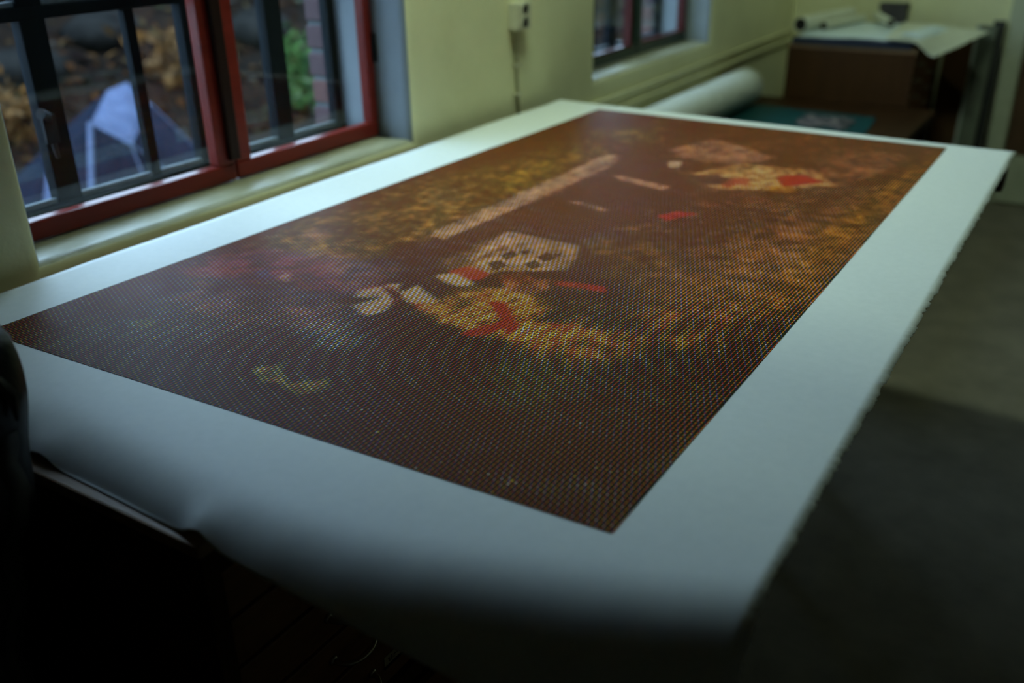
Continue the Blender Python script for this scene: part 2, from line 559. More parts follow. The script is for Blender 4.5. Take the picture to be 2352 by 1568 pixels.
def build_chest(name, label, x0, x1, y0, y1, ztop, drawers, handle_y, plinths, label_row=None):
    """plan chest; drawers face +X; drawers = [(z0, z1)...], plinths = [(z0, z1)...] rails between units"""
    t = thing(name, label, 'plan chest', ((x0 + x1) / 2, (y0 + y1) / 2, 0))
    box('top', x0, x1, y0, y1, ztop - 0.018, ztop, M_WOOD_TOP, t, 0.003)
    xi = x1 - 0.014
    box('end_panel', x0, x1 - 0.002, y0 + 0.004, y0 + 0.026, 0, ztop - 0.018, M_WOOD_DARK, t, 0.002)
    box('end_panel', x0, x1 - 0.002, y1 - 0.026, y1 - 0.004, 0, ztop - 0.018, M_WOOD_DARK, t, 0.002)
    box('back_panel', x0, x0 + 0.012, y0 + 0.026, y1 - 0.026, 0, ztop - 0.018, M_WOOD_DARK, t)
    box('dark_filler', x0 + 0.012, xi - 0.022, y0 + 0.026, y1 - 0.026, 0.0, ztop - 0.02, M_BLACK, t)  # solid block, coloured black for the shaded inside behind the drawers
    for z0, z1 in plinths:
        box('rail', xi - 0.022, x1 - 0.006, y0 + 0.026, y1 - 0.026, z0, z1, M_WOOD_DARK, t, 0.002)
    for i, (z0, z1) in enumerate(drawers):
        g = 0.003
        dr = box('drawer', xi - 0.020, xi, y0 + 0.036, y1 - 0.036, z0 + g, z1 - g, M_DRAWER, t, 0.003)
        for hy in handle_y:
            build_handle(dr, xi, hy, (z0 + z1) / 2 + 0.001)
        if label_row is not None and i == label_row:
            zc = z0 + 0.045
            yl = handle_y[0] + 0.065
            c = box('label_card', xi, xi + 0.0012, yl, yl + 0.068, zc - 0.008, zc + 0.010, M_LABEL, dr)
            box('label_holder', xi, xi + 0.004, yl - 0.003, yl + 0.071, zc - 0.011, zc - 0.008, M_IRON, dr, 0.001)
            pts = []
            for k in range(40):
                u = k / 39
                pts.append((xi + 0.002, yl + 0.008 + 0.050 * u + 0.0016 * math.sin(9 * u * 6.28), zc + 0.001 + 0.0045 * math.sin(6.3 * u * 6.28 + 1) * (0.5 + 0.5 * math.sin(u * 11))))
            tube('handwriting', pts, 0.0005, M_INK, dr, 5)
    return t


near_drawers = [(0.726, 0.802), (0.650, 0.726), (0.575, 0.650), (0.499, 0.575), (0.404, 0.499),
                (0.242, 0.338), (0.145, 0.242), (0.048, 0.145)]
build_chest('plan_chest', 'brown wooden plan chest with wide drawers under the near end of the print', 0.03, 0.876, 0.5225, 1.47, 0.862, near_drawers,
            (0.750, 1.26), [(0.804, 0.843), (0.373, 0.402), (0.340, 0.357), (0.0, 0.046)], 4)

tb = thing('table_board', 'wide wooden table board lying under the big print', 'table', (0.72, 1.75, 0.8625))
box('board', 0.045, 1.415, 0.800, 2.66, 0.8625, 0.8965, M_WOOD_BOARD, tb, 0.003)
box('edge_batten', 1.395, 1.428, 2.60, 2.668, 0.815, 0.8622, M_WOOD_DARK, tb, 0.003)


def build_trestle(y):
    t = thing('trestle', 'dark wooden trestle carrying the far end of the table board', 'trestle', (0.7, y, 0))
    box('top_bar', 0.10, 1.10, y - 0.035, y + 0.035, 0.790, 0.8620, M_WOOD_DARK, t, 0.004)
    for x in (0.18, 0.98):
        for s in (-1, 1):
            bm = bmesh.new()
            add_tube(bm, [(x, y + s * 0.03, 0.80), (x, y + s * 0.22, 0.0)], 0.024, 4)
            bm_obj('leg', bm, M_WOOD_DARK, t)
        box('stretcher', x - 0.012, x + 0.012, y - 0.15, y + 0.15, 0.30, 0.35, M_WOOD_DARK, t, 0.003)
    return t


build_trestle(2.30)

# ------------------------------------------------------------------ the print
ZP = 0.8978
YB, Y_END = 0.638, 0.5400       # where the sheet leaves the board, where it ends (flat length)


def sstep(a, b, x):
    t = min(1.0, max(0.0, (x - a) / (b - a)))
    return t * t * (3 - 2 * t)


_NS = 80
_hang = {}


def hang_profile(thmax, L, t):
    """arc-length walk of a sheet bending down; returns forward travel and drop"""
    key = (round(thmax, 3), round(L, 3))
    if key not in _hang:
        tab = [(0.0, 0.0)]
        ds = 0.40 / _NS
        f = d = 0.0
        for k in range(_NS):
            th = thmax * sstep(0, L, (k + 0.5) * ds)
            f += math.cos(th) * ds
            d += math.sin(th) * ds
            tab.append((f, d))
        _hang[key] = tab
    tab = _hang[key]
    u = min(t / 0.40 * _NS, _NS - 1e-6)
    i = int(u)
    w = u - i
    return (tab[i][0] * (1 - w) + tab[i + 1][0] * w, tab[i][1] * (1 - w) + tab[i + 1][1] * w)


HX, HY = (0.0, 0.70, 0.93, 1.10, 1.35, 1.50), (0.64, 0.635, 0.618, 0.640, 0.722, 0.79)


def hinge(x):
    """line along which the sheet starts to bend down"""
    for k in range(5):
        if x <= HX[k + 1] or k == 4:
            w = (x - HX[k]) / (HX[k + 1] - HX[k])
            return HY[k] + (HY[k + 1] - HY[k]) * max(0.0, w)


def sheet(x, yf):
    """flat sheet coordinates to the sheet as it lies"""
    z = ZP
    y = yf
    # slight cockle of the left margin and gentle ripples of the whole sheet
    e = max(0.0, 1 - (x - 0.05) / 0.16)
    z += 0.006 * e * e * (0.5 + 0.5 * math.sin(yf * 8.6 + 0.6)) * sstep(0.8, 1.1, yf)
    er = max(0.0, 1 - (1.44 - x) / 0.18)
    z += 0.0035 * er * er * (0.5 + 0.5 * math.sin(yf * 11 + 1.0) * math.cos(yf * 4.0)) * sstep(0.9, 1.2, yf)
    z += 0.0006 * (1 + fnoise(x * 3, yf * 3, 1))
    yb = 0.5 * (hinge(x - 0.035) + hinge(x + 0.035))
    if yf < yb:
        t = yb - yf
        fa, da = hang_profile(1.28, 0.155, t)
        ridge = math.exp(-((x - 0.870 + 0.25 * (0.10 - t)) / 0.022) ** 2) + 0.8 * math.exp(-((x - 0.565 + 0.25 * (0.10 - t)) / 0.03) ** 2)
        sup = 1 - sstep(0.86, 0.95, x)
        da *= 1 - min(1.0, ridge) * 0.45 * sstep(0.03, 0.09, t)
        da *= 1 - sup * (0.12 + 0.28 * (1 - sstep(0.40, 0.62, x)))
        y = yb - fa
        z -= da
        if x < 0.880 and z < 0.8640:
            z = 0.8640
    return (x, y, z)


pr = thing('art_print', 'large white paper sheet with a dark coloured dot print lying on the table', 'print', (0.75, 1.6, 0.874))


def quad_map(c00, c10, c01, c11, u, v):
    return ((c00[0] * (1 - u) + c10[0] * u) * (1 - v) + (c01[0] * (1 - u) + c11[0] * u) * v,
            (c00[1] * (1 - u) + c10[1] * u) * (1 - v) + (c01[1] * (1 - u) + c11[1] * u) * v)


def build_sheet():
    NU, NV = 90, 620
    verts, faces = [], []
    jag = [0.0] * (NV + 1)
    r = random.Random(3)
    a = 0.0
    for j in range(NV + 1):
        a = a * 0.75 + r.uniform(-1, 1) * 0.0014
        jag[j] = a + (r.uniform(-0.0028, 0.0012) if r.random() < 0.14 else 0)
    for j in range(NV + 1):
        v = j / NV
        for i in range(NU + 1):
            u = i / NU
            x, y = quad_map((0.055, Y_END), (1.446, Y_END - 0.04), (0.058, 2.775), (1.436, 2.690), u, v)
            if i == NU:
                x += jag[j]
            if i == 0:
                x += 0.004 * math.sin(y * 8.6 + 0.6) * sstep(0.8, 1.1, y)
            verts.append(sheet(x, y))
    for j in range(NV):
        for i in range(NU):
            k = j * (NU + 1) + i
            faces.append((k, k + 1, k + NU + 2, k + NU + 1))
    o = pydata('paper', verts, faces, M_PAPER, pr, True)
    md = o.modifiers.new('thickness', 'SOLIDIFY')
    md.thickness = 0.0006
    md.offset = -1
    return o


build_sheet()

# the printed picture: strokes painted in sheet coordinates (millimetres), broken into three coloured line screens
STROKES = [
 ([179,687,656,712,1279,726,1279,907,930,894,540,862,209,788],(46,37,40),0.85,60),
 ([1069,842,1279,726,1287,1177,1085,1108],(54,42,38),0.8,70),
 ([188,696,283,695,573,700,425,833,235,868],(44,38,26),0.8,40),
 ([207,830,247,1042,470,981,576,847,420,757],(58,48,54),0.7,50),
 ([221,977,264,1343,610,1198,728,1008,515,885],(84,64,74),0.75,40),
 ([222,1023,227,1209,454,1212,623,1181,651,1124,449,1082],(106,56,64),0.7,18),
 ([324,1208,349,1278,539,1260,624,1256,562,1208],(112,86,100),0.6,14),
 ([235,1202,221,1387,236,1663,358,2250,509,2217,526,1441,510,1257,377,1224],(112,86,44),0.9,22),
 ([288,1292,285,1372,348,1342,349,1266],(140,108,92),0.7,10),
 ([334,1635,370,1736,450,1691,417,1604],(138,112,72),0.6,12),
 ([394,1792,432,2096,490,2180,529,1865,498,1725],(118,94,30),0.6,20),
 ([282,2124,251,2683,518,2687,600,2320,514,2182],(98,76,34),0.8,25),
 ([254,2685,456,2698,499,2541,347,2397],(84,58,46),0.8,15),
 ([402,2425,469,2486,564,2399,507,2299],(125,105,62),0.6,14),
 ([394,2310,495,2322,600,2265,550,2212],(105,72,56),0.7,10),
 ([590,1425,594,2152,676,2127,672,1921,644,1467],(78,52,38),0.85,12),
 ([522,1424,514,1457,529,2190,571,2181,595,2073,577,1655,565,1417],(164,136,114),0.8,6),
 ([577,1691,562,2125,576,2173,595,2073,588,1728],(130,92,72),0.6,8),
 ([657,1578,623,2041,775,2086,908,1892,869,1730,797,1562],(60,42,36),0.9,14),
 ([635,2006,672,2013,804,1981,794,1942,682,1970],(160,122,100),0.9,4),
 ([632,1767,680,1778,761,1756,753,1731],(146,112,92),0.85,4),
 ([600,2160,669,2222,788,2163,688,2076],(58,38,40),0.8,10),
 ([701,2189,733,2206,751,2148,727,2139],(175,145,115),0.9,3),
 ([654,2310,711,2476,803,2428,933,2353,870,2241,711,2235],(142,104,84),0.85,8),
 ([692,2397,801,2399,768,2328],(110,78,60),0.7,6),
 ([799,2109,866,2253,1043,2277,1124,2168,1016,2064,891,2012],(160,122,80),0.85,8),
 ([800,2091,856,2131,928,2082,863,2030],(72,48,42),0.9,5),
 ([878,2089,926,2146,952,2074,904,2035],(140,60,40),0.8,5),
 ([984,2177,1032,2225,1095,2181,1023,2104],(158,30,28),0.95,4),
 ([990,2082,1038,2121,1063,2073,1014,2039],(150,100,36),0.8,4),
 ([834,1948,953,2013,1042,1985,945,1876],(80,50,36),0.7,12),
 ([884,1928,955,1952,948,1918],(52,34,36),0.8,5),
 ([865,1761,891,1814,934,1817,894,1740],(130,38,34),0.9,5),
 ([811,1648,860,1708,955,1665,917,1585],(88,64,42),0.6,18),
 ([1012,2500,1198,2546,1188,2223,1030,2247],(108,72,50),0.8,15),
 ([1153,2204,1243,2581,1269,2564,1213,2196],(66,42,16),0.8,6),
 ([1251,1387,1279,2626,1233,2474,1183,1734,1192,1353],(102,70,24),0.8,18),
 ([996,1417,1058,1723,1231,1651,1251,1387,1187,1184,1085,1195],(106,78,60),0.75,40),
 ([975,1617,1078,1931,1204,1805,1125,1539],(96,66,46),0.7,35),
 ([808,1523,910,1640,1031,1486,943,1387],(92,66,40),0.7,22),
 ([631,1312,645,1530,711,1523,723,1250],(112,86,74),0.8,8),
 ([644,1523,813,1518,840,1457,856,1387,756,1326,731,1267,685,1278],(146,122,112),0.9,4),
 ([677,1236,684,1454,699,1445,694,1226],(95,70,56),0.7,3),
 ([713,1348,724,1375,752,1354,741,1327],(76,58,46),0.9,2),
 ([709,1399,714,1430,740,1411,737,1377],(76,58,46),0.9,2),
 ([726,1434,742,1446,749,1419],(76,58,46),0.9,2),
 ([775,1377,780,1407,809,1386,801,1361],(76,58,46),0.9,2),
 ([775,1420,777,1452,807,1433,802,1403],(76,58,46),0.9,2),
 ([786,1448,805,1465,808,1439],(76,58,46),0.9,2),
 ([658,1275,680,1313,704,1251,675,1255],(66,48,38),0.8,5),
 ([673,1284,695,1319,747,1305,748,1269,706,1262],(152,52,42),0.9,4),
 ([748,1296,790,1345,837,1327,798,1276],(128,60,44),0.8,6),
 ([851,1335,920,1350,934,1326,876,1313],(122,48,38),0.8,6),
 ([919,1345,951,1352,965,1332,937,1325],(165,28,32),0.95,3),
 ([590,1127,617,1166,677,1121,691,1075,674,1051,616,1075],(152,144,158),0.85,6),
 ([656,1158,669,1196,741,1162,741,1132,695,1127],(180,170,172),0.9,4),
 ([618,1174,637,1194,657,1149],(165,155,158),0.9,3),
 ([667,1250,686,1276,750,1258,755,1231,712,1227],(172,156,150),0.9,4),
 ([456,1186,511,1244,610,1174,584,1112],(112,96,108),0.7,12),
 ([579,1069,597,1097,648,1122,619,1072],(46,42,32),0.9,3),
 ([627,1171,636,1177,707,1106,700,1091],(84,46,40),0.85,3),
 ([702,1135,743,1147,771,1121,737,1108],(110,52,46),0.85,4),
 ([714,1198,756,1257,792,1243,769,1173],(76,54,40),0.8,7),
 ([726,1127,747,1217,781,1259,913,1256,926,1170,1007,1173,990,1096,892,1080,791,1083],(172,128,84),0.82,10),
 ([777,1293,851,1335,881,1282,817,1245],(150,100,80),0.7,6),
 ([888,1242,926,1307,996,1282,965,1193],(82,60,46),0.8,12),
 ([780,1202,787,1224,860,1204,854,1175],(160,90,60),0.8,5),
 ([818,1201,842,1206,920,1128,914,1100],(150,24,28),0.95,3),
 ([848,1066,876,1141,905,1136,868,1067],(152,28,30),0.95,3),
 ([944,1167,973,1178,1006,1178,980,1153],(152,46,40),0.85,4),
 ([924,1103,979,1210,1120,1180,1073,1077,981,1073],(132,102,72),0.75,22),
 ([604,965,665,1020,759,971,706,914],(100,96,112),0.7,18),
 ([707,1034,756,1082,867,1034,827,958],(62,46,42),0.7,25),
 ([653,821,679,852,740,812,698,799],(126,112,70),0.55,6),
 ([732,807,776,851,794,820,769,796],(130,118,76),0.55,6),
 ([349,838,380,868,412,845,383,824],(104,96,76),0.5,5),
 ([367,1110,376,1128,412,1098,397,1087],(70,72,150),0.8,5),
 ([421,1110,434,1128,460,1101,449,1087],(140,120,130),0.7,5),
 ([1125,1218,1161,1249,1176,1195,1146,1169],(130,110,76),0.7,10),
 ([926,951,1003,1061,1083,983,995,903],(58,54,42),0.6,35),
]



def vnoise(nu, nv, su, sv, seed):
    r = np.random.RandomState(seed)
    g = r.rand(int(sv) + 2, int(su) + 2)
    U = np.linspace(0, su, nu + 1)[None, :].repeat(nv + 1, 0)
    V = np.linspace(0, sv, nv + 1)[:, None].repeat(nu + 1, 1)
    i, j = np.minimum(U.astype(int), int(su)), np.minimum(V.astype(int), int(sv))
    a, b = U - i, V - j
    a, b = a * a * (3 - 2 * a), b * b * (3 - 2 * b)
    return (g[j, i] * (1 - a) + g[j, i + 1] * a) * (1 - b) + (g[j + 1, i] * (1 - a) + g[j + 1, i + 1] * a) * b


def blur(a, n):
    if n < 1:
        return a
    for ax in (0, 1):
        for _ in range(2):
            p = np.pad(a, [(n + 1, n) if k == ax else (0, 0) for k in (0, 1)], mode='edge')
            c = np.cumsum(p, axis=ax)
            hi = [slice(None)] * 2
            lo = [slice(None)] * 2
            hi[ax] = slice(2 * n + 1, None)
            lo[ax] = slice(0, -(2 * n + 1))
            a = (c[tuple(hi)] - c[tuple(lo)]) / (2 * n + 1)
    return a


def inside(px, py, poly):
    r = np.zeros(px.shape, bool)
    n = len(poly)
    for k in range(n):
        x0, y0 = poly[k]
        x1, y1 = poly[(k + 1) % n]
        if y0 == y1:
            continue
        c = ((y0 > py) != (y1 > py)) & (px < (x1 - x0) * (py - y0) / (y1 - y0) + x0)
        r ^= c
    return r


def to_lin(c):
    c = np.asarray(c, float) / 255.0
    return np.where(c <= 0.04045, c / 12.92, ((c + 0.055) / 1.055) ** 2.4)


INK_C, INK_M, INK_Y = np.array((0.030, 0.13, 0.44)), np.array((0.60, 0.045, 0.085)), np.array((0.92, 0.60, 0.030))


def build_picture():
    NU, NV = 330, 610
    c00, c10, c01, c11 = (0.192, 0.697), (1.277, 0.735), (0.240, 2.697), (1.277, 2.660)
    U = np.linspace(0, 1, NU + 1)[None, :].repeat(NV + 1, 0)
    V = np.linspace(0, 1, NV + 1)[:, None].repeat(NU + 1, 1)
    X = (c00[0] * (1 - U) + c10[0] * U) * (1 - V) + (c01[0] * (1 - U) + c11[0] * U) * V
    Y = (c00[1] * (1 - U) + c10[1] * U) * (1 - V) + (c01[1] * (1 - U) + c11[1] * U) * V
    xm, ym = X * 1000, Y * 1000
    # base wash from near (dark plum) to far (warm brown)
    stops = [(0.0, (44, 36, 38)), (0.2, (58, 47, 48)), (0.42, (78, 58, 50)), (0.65, (84, 58, 38)), (1.0, (82, 52, 28))]
    img = np.zeros(X.shape + (3,))
    for ch in range(3):
        img[..., ch] = np.interp(V, [s[0] for s in stops], [s[1][ch] for s in stops])
    w1 = vnoise(NU, NV, 9, 16, 1)
    w2 = vnoise(NU, NV, 30, 52, 2)
    w3 = vnoise(NU, NV, 90, 160, 3)
    w4 = vnoise(NU, NV, 55, 100, 4)
    cell = 3.3
    # wobble the outlines a little so that the shapes read as photographic blur
    xm2 = xm + (w2 - 0.5) * 6
    ym2 = ym + (vnoise(NU, NV, 30, 52, 5) - 0.5) * 6
    for pts, col, al, bl in STROKES:
        poly = list(zip(pts[0::2], pts[1::2]))
        m = inside(xm2, ym2, poly).astype(float)
        m = blur(m, int(round(bl / cell / (1.0 if bl > 9 else 1.6))))
        m = (m * al * (0.92 + 0.20 * (w4 - 0.3)))[..., None]
        m = np.clip(m, 0, 1)
        img = img * (1 - m) + np.array(col, float) * m
    # mottling: broad tone, mid tone, coloured specks
    k = 0.86 + 0.28 * w1
    k *= 0.80 + 0.40 * w2
    k *= 1 + (vnoise(NU, NV, 70, 125, 12) - 0.5) * 0.30
    leafy = np.clip((img[..., 1] - img[..., 2]) / 40.0, 0.15, 1.0)
    k *= 1 + (w3 - 0.5) * 0.7 * leafy + (w4 - 0.5) * 0.4 * leafy
    lin = to_lin(img) * k[..., None] ** 1.7
    hue = vnoise(NU, NV, 40, 72, 6) - 0.5
    lin[..., 0] *= 1 + 0.18 * hue
    lin[..., 2] *= 1 - 0.35 * hue
    spark = np.clip((vnoise(NU, NV, 150, 270, 8) - 0.86) * 9, 0, 1) * np.clip((vnoise(NU, NV, 14, 26, 9) - 0.45) * 4, 0, 1)
    lin += spark[..., None] * np.array((0.08, 0.07, 0.06))
    # light falls off over the sheet in the photograph; take it out so that only the ink is left
    near_l, near_r, mid_l, mid_r, far_l, far_r = 0.34, 0.46, 1.75, 0.54, 1.35, 0.90
    left = np.interp(V, [0, 0.18, 0.42, 1], [near_l, 0.85, mid_l, far_l])
    right = np.interp(V, [0, 0.4, 1], [near_r, mid_r, far_r])
    E = (left * (1 - U ** 0.8) + right * U ** 0.8)[..., None] * np.array((0.66, 0.97, 1.15)) * 1.05
    T = np.clip(lin / E * INK_GAIN, 0.004, 0.9)
    T[..., 2] = np.maximum(T[..., 2] * np.interp(V, [0, 0.2, 0.45], [0.60, 0.78, 1.0]), 0.003)
    # coverage of the gaps in each screen that gives this mean colour
    a = [T[..., 0] * 1.2, T[..., 1] * 1.2, T[..., 2] * 1.2]
    for _ in range(14):
        tr = [(ink[None, None, :] + a[i][..., None] * (1 - ink[None, None, :])) for i, ink in enumerate((INK_C, INK_M, INK_Y))]
        for i, ink in enumerate((INK_C, INK_M, INK_Y)):
            o = [q for q in range(3) if q != i]
            rest = tr[o[0]][..., i] * tr[o[1]][..., i]
            want = (T[..., i] / np.maximum(rest, 1e-3) - ink[i]) / (1 - ink[i])
            lo = (0.19, np.where(T[..., 0] > 0.22, 0.02, 0.16), np.where(T[..., 0] > 0.22, 0.02, 0.035))[i]
            a[i] = 0.5 * a[i] + 0.5 * np.clip(want, lo, (0.68, 0.50, 0.42)[i])
    cov = np.stack(a + [np.ones_like(a[0])], -1).reshape(-1, 4)
    verts = []
    xs, ys = X.ravel(), Y.ravel()
    for x, y in zip(xs.tolist(), ys.tolist()):
        p = sheet(x, y)
        verts.append((p[0], p[1] - (0.0003 if y < 0.79 else 0), p[2] + 0.0006))
    idx = np.arange((NU + 1) * (NV + 1)).reshape(NV + 1, NU + 1)
    faces = np.stack([idx[:-1, :-1], idx[:-1, 1:], idx[1:, 1:], idx[1:, :-1]], -1).reshape(-1, 4)
    o = pydata('printed_image', verts, faces.tolist(), None, pr, True)
    me = o.data
    ca = me.color_attributes.new('screen_gaps', 'FLOAT_COLOR', 'POINT')
    ca.data.foreach_set('color', cov.astype(np.float32).ravel())
    uv = me.uv_layers.new(name='sheet_metres')
    li = np.empty(len(me.loops), np.int32)
    me.loops.foreach_get('vertex_index', li)
    uv.data.foreach_set('uv', np.stack([xs[li], ys[li]], -1).astype(np.float32).ravel())

    t = NT('halftone_ink')
    at = t.n('ShaderNodeVertexColor', layer_name='screen_gaps')
    sp = t.n('ShaderNodeSeparateColor')
    t.link(at.outputs['Color'], sp.inputs[0])
    uvn = t.n('ShaderNodeUVMap', uv_map='sheet_metres')
    col = None
    for i, (ang, pitch, ink) in enumerate(((88.6, 0.0062, INK_C), (42.4, 0.0062, INK_M), (113.6, 0.0087, INK_Y))):
        a_ = math.radians(ang)
        dp = t.n('ShaderNodeVectorMath', operation='DOT_PRODUCT')
        t.link(uvn.outputs[0], dp.inputs[0])
        dp.inputs[1].default_value = (-math.sin(a_) / pitch, math.cos(a_) / pitch, 0)
        tri = t.math('MULTIPLY', t.math('ABSOLUTE', t.math('SUBTRACT', t.math('FRACT', t.math('ADD', dp.outputs['Value'], 50.37 + 0.21 * i)), 0.5)), 2.0)
        gap = t.math('MULTIPLY_ADD', t.math('SUBTRACT', sp.outputs[i], tri), 7.0, 0.5, clamp=True)
        mx = t.n('ShaderNodeMix', data_type='RGBA')
        t.link(gap, mx.inputs[0])
        mx.inputs[6].default_value = (*ink, 1)
        mx.inputs[7].default_value = (1, 1, 1, 1)
        if col is None:
            col = mx.outputs[2]
        else:
            mu = t.n('ShaderNodeMix', data_type='RGBA', blend_type='MULTIPLY')
            mu.inputs[0].default_value = 1.0
            t.link(col, mu.inputs[6])
            t.link(mx.outputs[2], mu.inputs[7])
            col = mu.outputs[2]
    t.link(col, t.b.inputs['Base Color'])
    t.b.inputs['Roughness'].default_value = 0.5
    t.b.inputs['Specular IOR Level'].default_value = 0.04
    me.materials.append(t.m)
    o['label'] = 'dark brown picture broken into fine red, green and blue lines'
    return o


INK_GAIN = 1.0
build_picture()

# ------------------------------------------------------------------ wrapped boards leaning at the near end of the chest
M_WRAP = mat_noisy('black_plastic_wrap', (0.008, 0.008, 0.009), (0.016, 0.016, 0.017), 14, 0.38, 0.5, 5, stretch=(1, 1, 0.35), bdist=0.01)
M_TAPE = mat_noisy('worn_grey_edge', (0.05, 0.05, 0.048), (0.09, 0.09, 0.085), 22, 0.55, 0.2)


def build_wrapped_board():
    """slab standing on the floor, tilted towards the chest; rounded shoulder, wrinkled edge"""
    t = thing('wrapped_board', 'black plastic wrapped board leaning on end at the near left edge', 'wrapped board', (0.4, 0.25, 0))
    H, TH, X1 = 1.075, 0.085, 0.655
    lean = 0.222
    nz = 60
    prof = []
    for k in range(nz + 1):
        u = k / nz
        z = H * u
        wob = 0.006 * math.sin(z * 23) + 0.004 * math.sin(z * 51 + 1)
        sh = 0.0 if z < H - 0.07 else 0.075 * (1 - math.sqrt(max(0, 1 - ((z - (H - 0.07)) / 0.07) ** 2)))
        prof.append((z, X1 + wob - sh))
    verts, faces = [], []
    nd = 7
    for z, x in prof:
        y0 = 0.205 + lean * z
        for k in range(nd):       # the rounded narrow edge facing the room
            a = -math.pi / 2 + math.pi * k / (nd - 1)
            verts.append((x - 0.02 + 0.02 * math.cos(a), y0 + TH / 2 + TH / 2 * math.sin(a), z))
        verts.append((0.06, y0 + TH, z))
        verts.append((0.06, y0, z))
    n = nd + 2
    for k in range(nz):
        for i in range(n):
            faces.append((k * n + i, k * n + (i + 1) % n, (k + 1) * n + (i + 1) % n, (k + 1) * n + i))
    faces.append(tuple(range(n))[::-1])
    faces.append(tuple(nz * n + i for i in range(n)))
    pydata('wrapped_slab', verts, faces, M_WRAP, t, True)
    # strip of worn tape down the edge
    verts, faces = [], []
    for k, (z, x) in enumerate(prof[6:55]):
        y0 = 0.205 + lean * z
        wv = 0.004 * math.sin(k * 0.9) + 0.003 * math.sin(k * 2.3)
        verts += [(x + 0.0012, y0 + TH * 0.46 + wv, z), (x + 0.0002, y0 + TH * 0.74 + wv, z), (x - 0.004, y0 + TH * 0.74 + wv, z), (x - 0.004, y0 + TH * 0.46 + wv, z)]
    m = len(verts) // 4
    for k in range(m - 1):
        for i in range(4):
            faces.append((k * 4 + i, k * 4 + (i + 1) % 4, k * 4 + 4 + (i + 1) % 4, k * 4 + 4 + i))
    pydata('tape', verts, faces, M_TAPE, t, True)
    tube('loose_corner', [(X1 - 0.012, 0.205 + lean * 1.0 + 0.05, 1.03), (X1 + 0.006, 0.205 + lean * 1.0 + 0.055, 1.01), (X1 + 0.010, 0.205 + lean + 0.05, 0.985)], [0.006, 0.008, 0.003], M_TAPE, t, 6)


build_wrapped_board()

# ------------------------------------------------------------------ socket and cable on the pier
M_PLASTIC = mat_noisy('aged_cream_plastic', (0.50, 0.48, 0.34), (0.60, 0.57, 0.42), 20, 0.4)
ol = thing('wall_socket', 'cream double wall socket on the pier between the windows', 'socket', (0.0, 2.60, 1.15))
box('socket_body', 0.0005, 0.040, 2.545, 2.622, 1.142, 1.222, M_PLASTIC, ol, 0.006, 3)
for z in (1.163, 1.203):
    tube('painted_dark_hole', [(0.0385, 2.584, z), (0.0412, 2.584, z)], 0.0165, M_BLACK, ol, 20)  # black disc on the face; its colour stands for shade in the recess
    bm = bmesh.new()
    add_tube(bm, [(0.0405 + 0.001 * math.cos(k), 2.584 + 0.0175 * math.cos(2 * math.pi * k / 16), z + 0.0175 * math.sin(2 * math.pi * k / 16)) for k in range(17)], 0.0022, 6)
    bm_obj('outlet_rim', bm, M_PLASTIC, ol, True)
M_CABLE = mat_noisy('painted_cable', (0.28, 0.26, 0.15), (0.38, 0.36, 0.22), 30, 0.6)
cb = thing('wall_cable', 'thin painted cable running down the pier below the socket', 'cable', (0.0, 2.6, 0.8))
tube('cable', [(0.013, 2.574, 1.143), (0.011, 2.576, 1.10), (0.008, 2.580, 1.0), (0.007, 2.588, 0.93), (0.007, 2.592, 0.86), (0.007, 2.592, 0.4), (0.007, 2.592, 0.102)],
     [0.011, 0.008, 0.0055, 0.0055, 0.0055, 0.0055, 0.0055], M_CABLE, cb, 10)
for z in (1.03, 0.94):
    box('cable_clip', 0.0005, 0.016, 2.570, 2.600, z, z + 0.007, M_PLASTIC, cb, 0.002)

# ------------------------------------------------------------------ pipes under the far window
M_PIPE = mat_noisy('painted_pipe', (0.56, 0.53, 0.32), (0.64, 0.61, 0.38), 16, 0.6)
for z, nm in ((0.826, 'upper'), (0.776, 'lower')):
    p = tube('heating_pipe', [(0.014, 3.02, z), (0.014, 5.49, z)], 0.007, M_PIPE, None, 12)
    tag(p, nm + ' of the two thin painted pipes along the wall under the far window', 'pipe', 'pipes under the far window')

# ------------------------------------------------------------------ low table, cutting mat, roll
M_LOWT = mat_wood('low_table_wood', (0.022, 0.009, 0.003), (0.040, 0.017, 0.006), 'y', 0.5, 6, 0.06)
lt = thing('low_table', 'low brown work table standing behind the print table', 'table', (0.45, 3.9, 0))
box('table_top', 0.04, 0.93, 3.02, 4.72, 0.565, 0.598, M_LOWT, lt, 0.004)
for x in (0.09, 0.88):
    for y in (3.08, 4.66):
        box('leg', x - 0.025, x + 0.025, y - 0.025, y + 0.025, 0, 0.566, M_LOWT, lt, 0.004)
box('apron', 0.86, 0.88, 3.10, 4.64, 0.49, 0.566, M_LOWT, lt, 0.002)

M_MAT = NT('teal_cutting_mat')
_f = M_MAT.noise(30, 4, 0.6)
_tc = M_MAT.n('ShaderNodeTexCoord').outputs['Object']
_sx = M_MAT.n('ShaderNodeSeparateXYZ')
M_MAT.link(_tc, _sx.inputs[0])
_g = None
for _i in (0, 1):
    _l = M_MAT.math('GREATER_THAN', M_MAT.math('ABSOLUTE', M_MAT.math('SUBTRACT', M_MAT.math('FRACT', M_MAT.math('MULTIPLY', _sx.outputs[_i], 20.0)), 0.5)), 0.485)
    _g = _l if _g is None else M_MAT.math('MAXIMUM', _g, _l)
_mx = M_MAT.n('ShaderNodeMix', data_type='RGBA')
M_MAT.link(_g, _mx.inputs[0])
M_MAT.link(M_MAT.ramp(_f, [(0.3, (0.003, 0.034, 0.036)), (0.7, (0.006, 0.052, 0.052))]), _mx.inputs[6])
_mx.inputs[7].default_value = (0.03, 0.09, 0.085, 1)
M_MAT.link(_mx.outputs[2], M_MAT.b.inputs['Base Color'])
M_MAT.b.inputs['Roughness'].default_value = 0.6
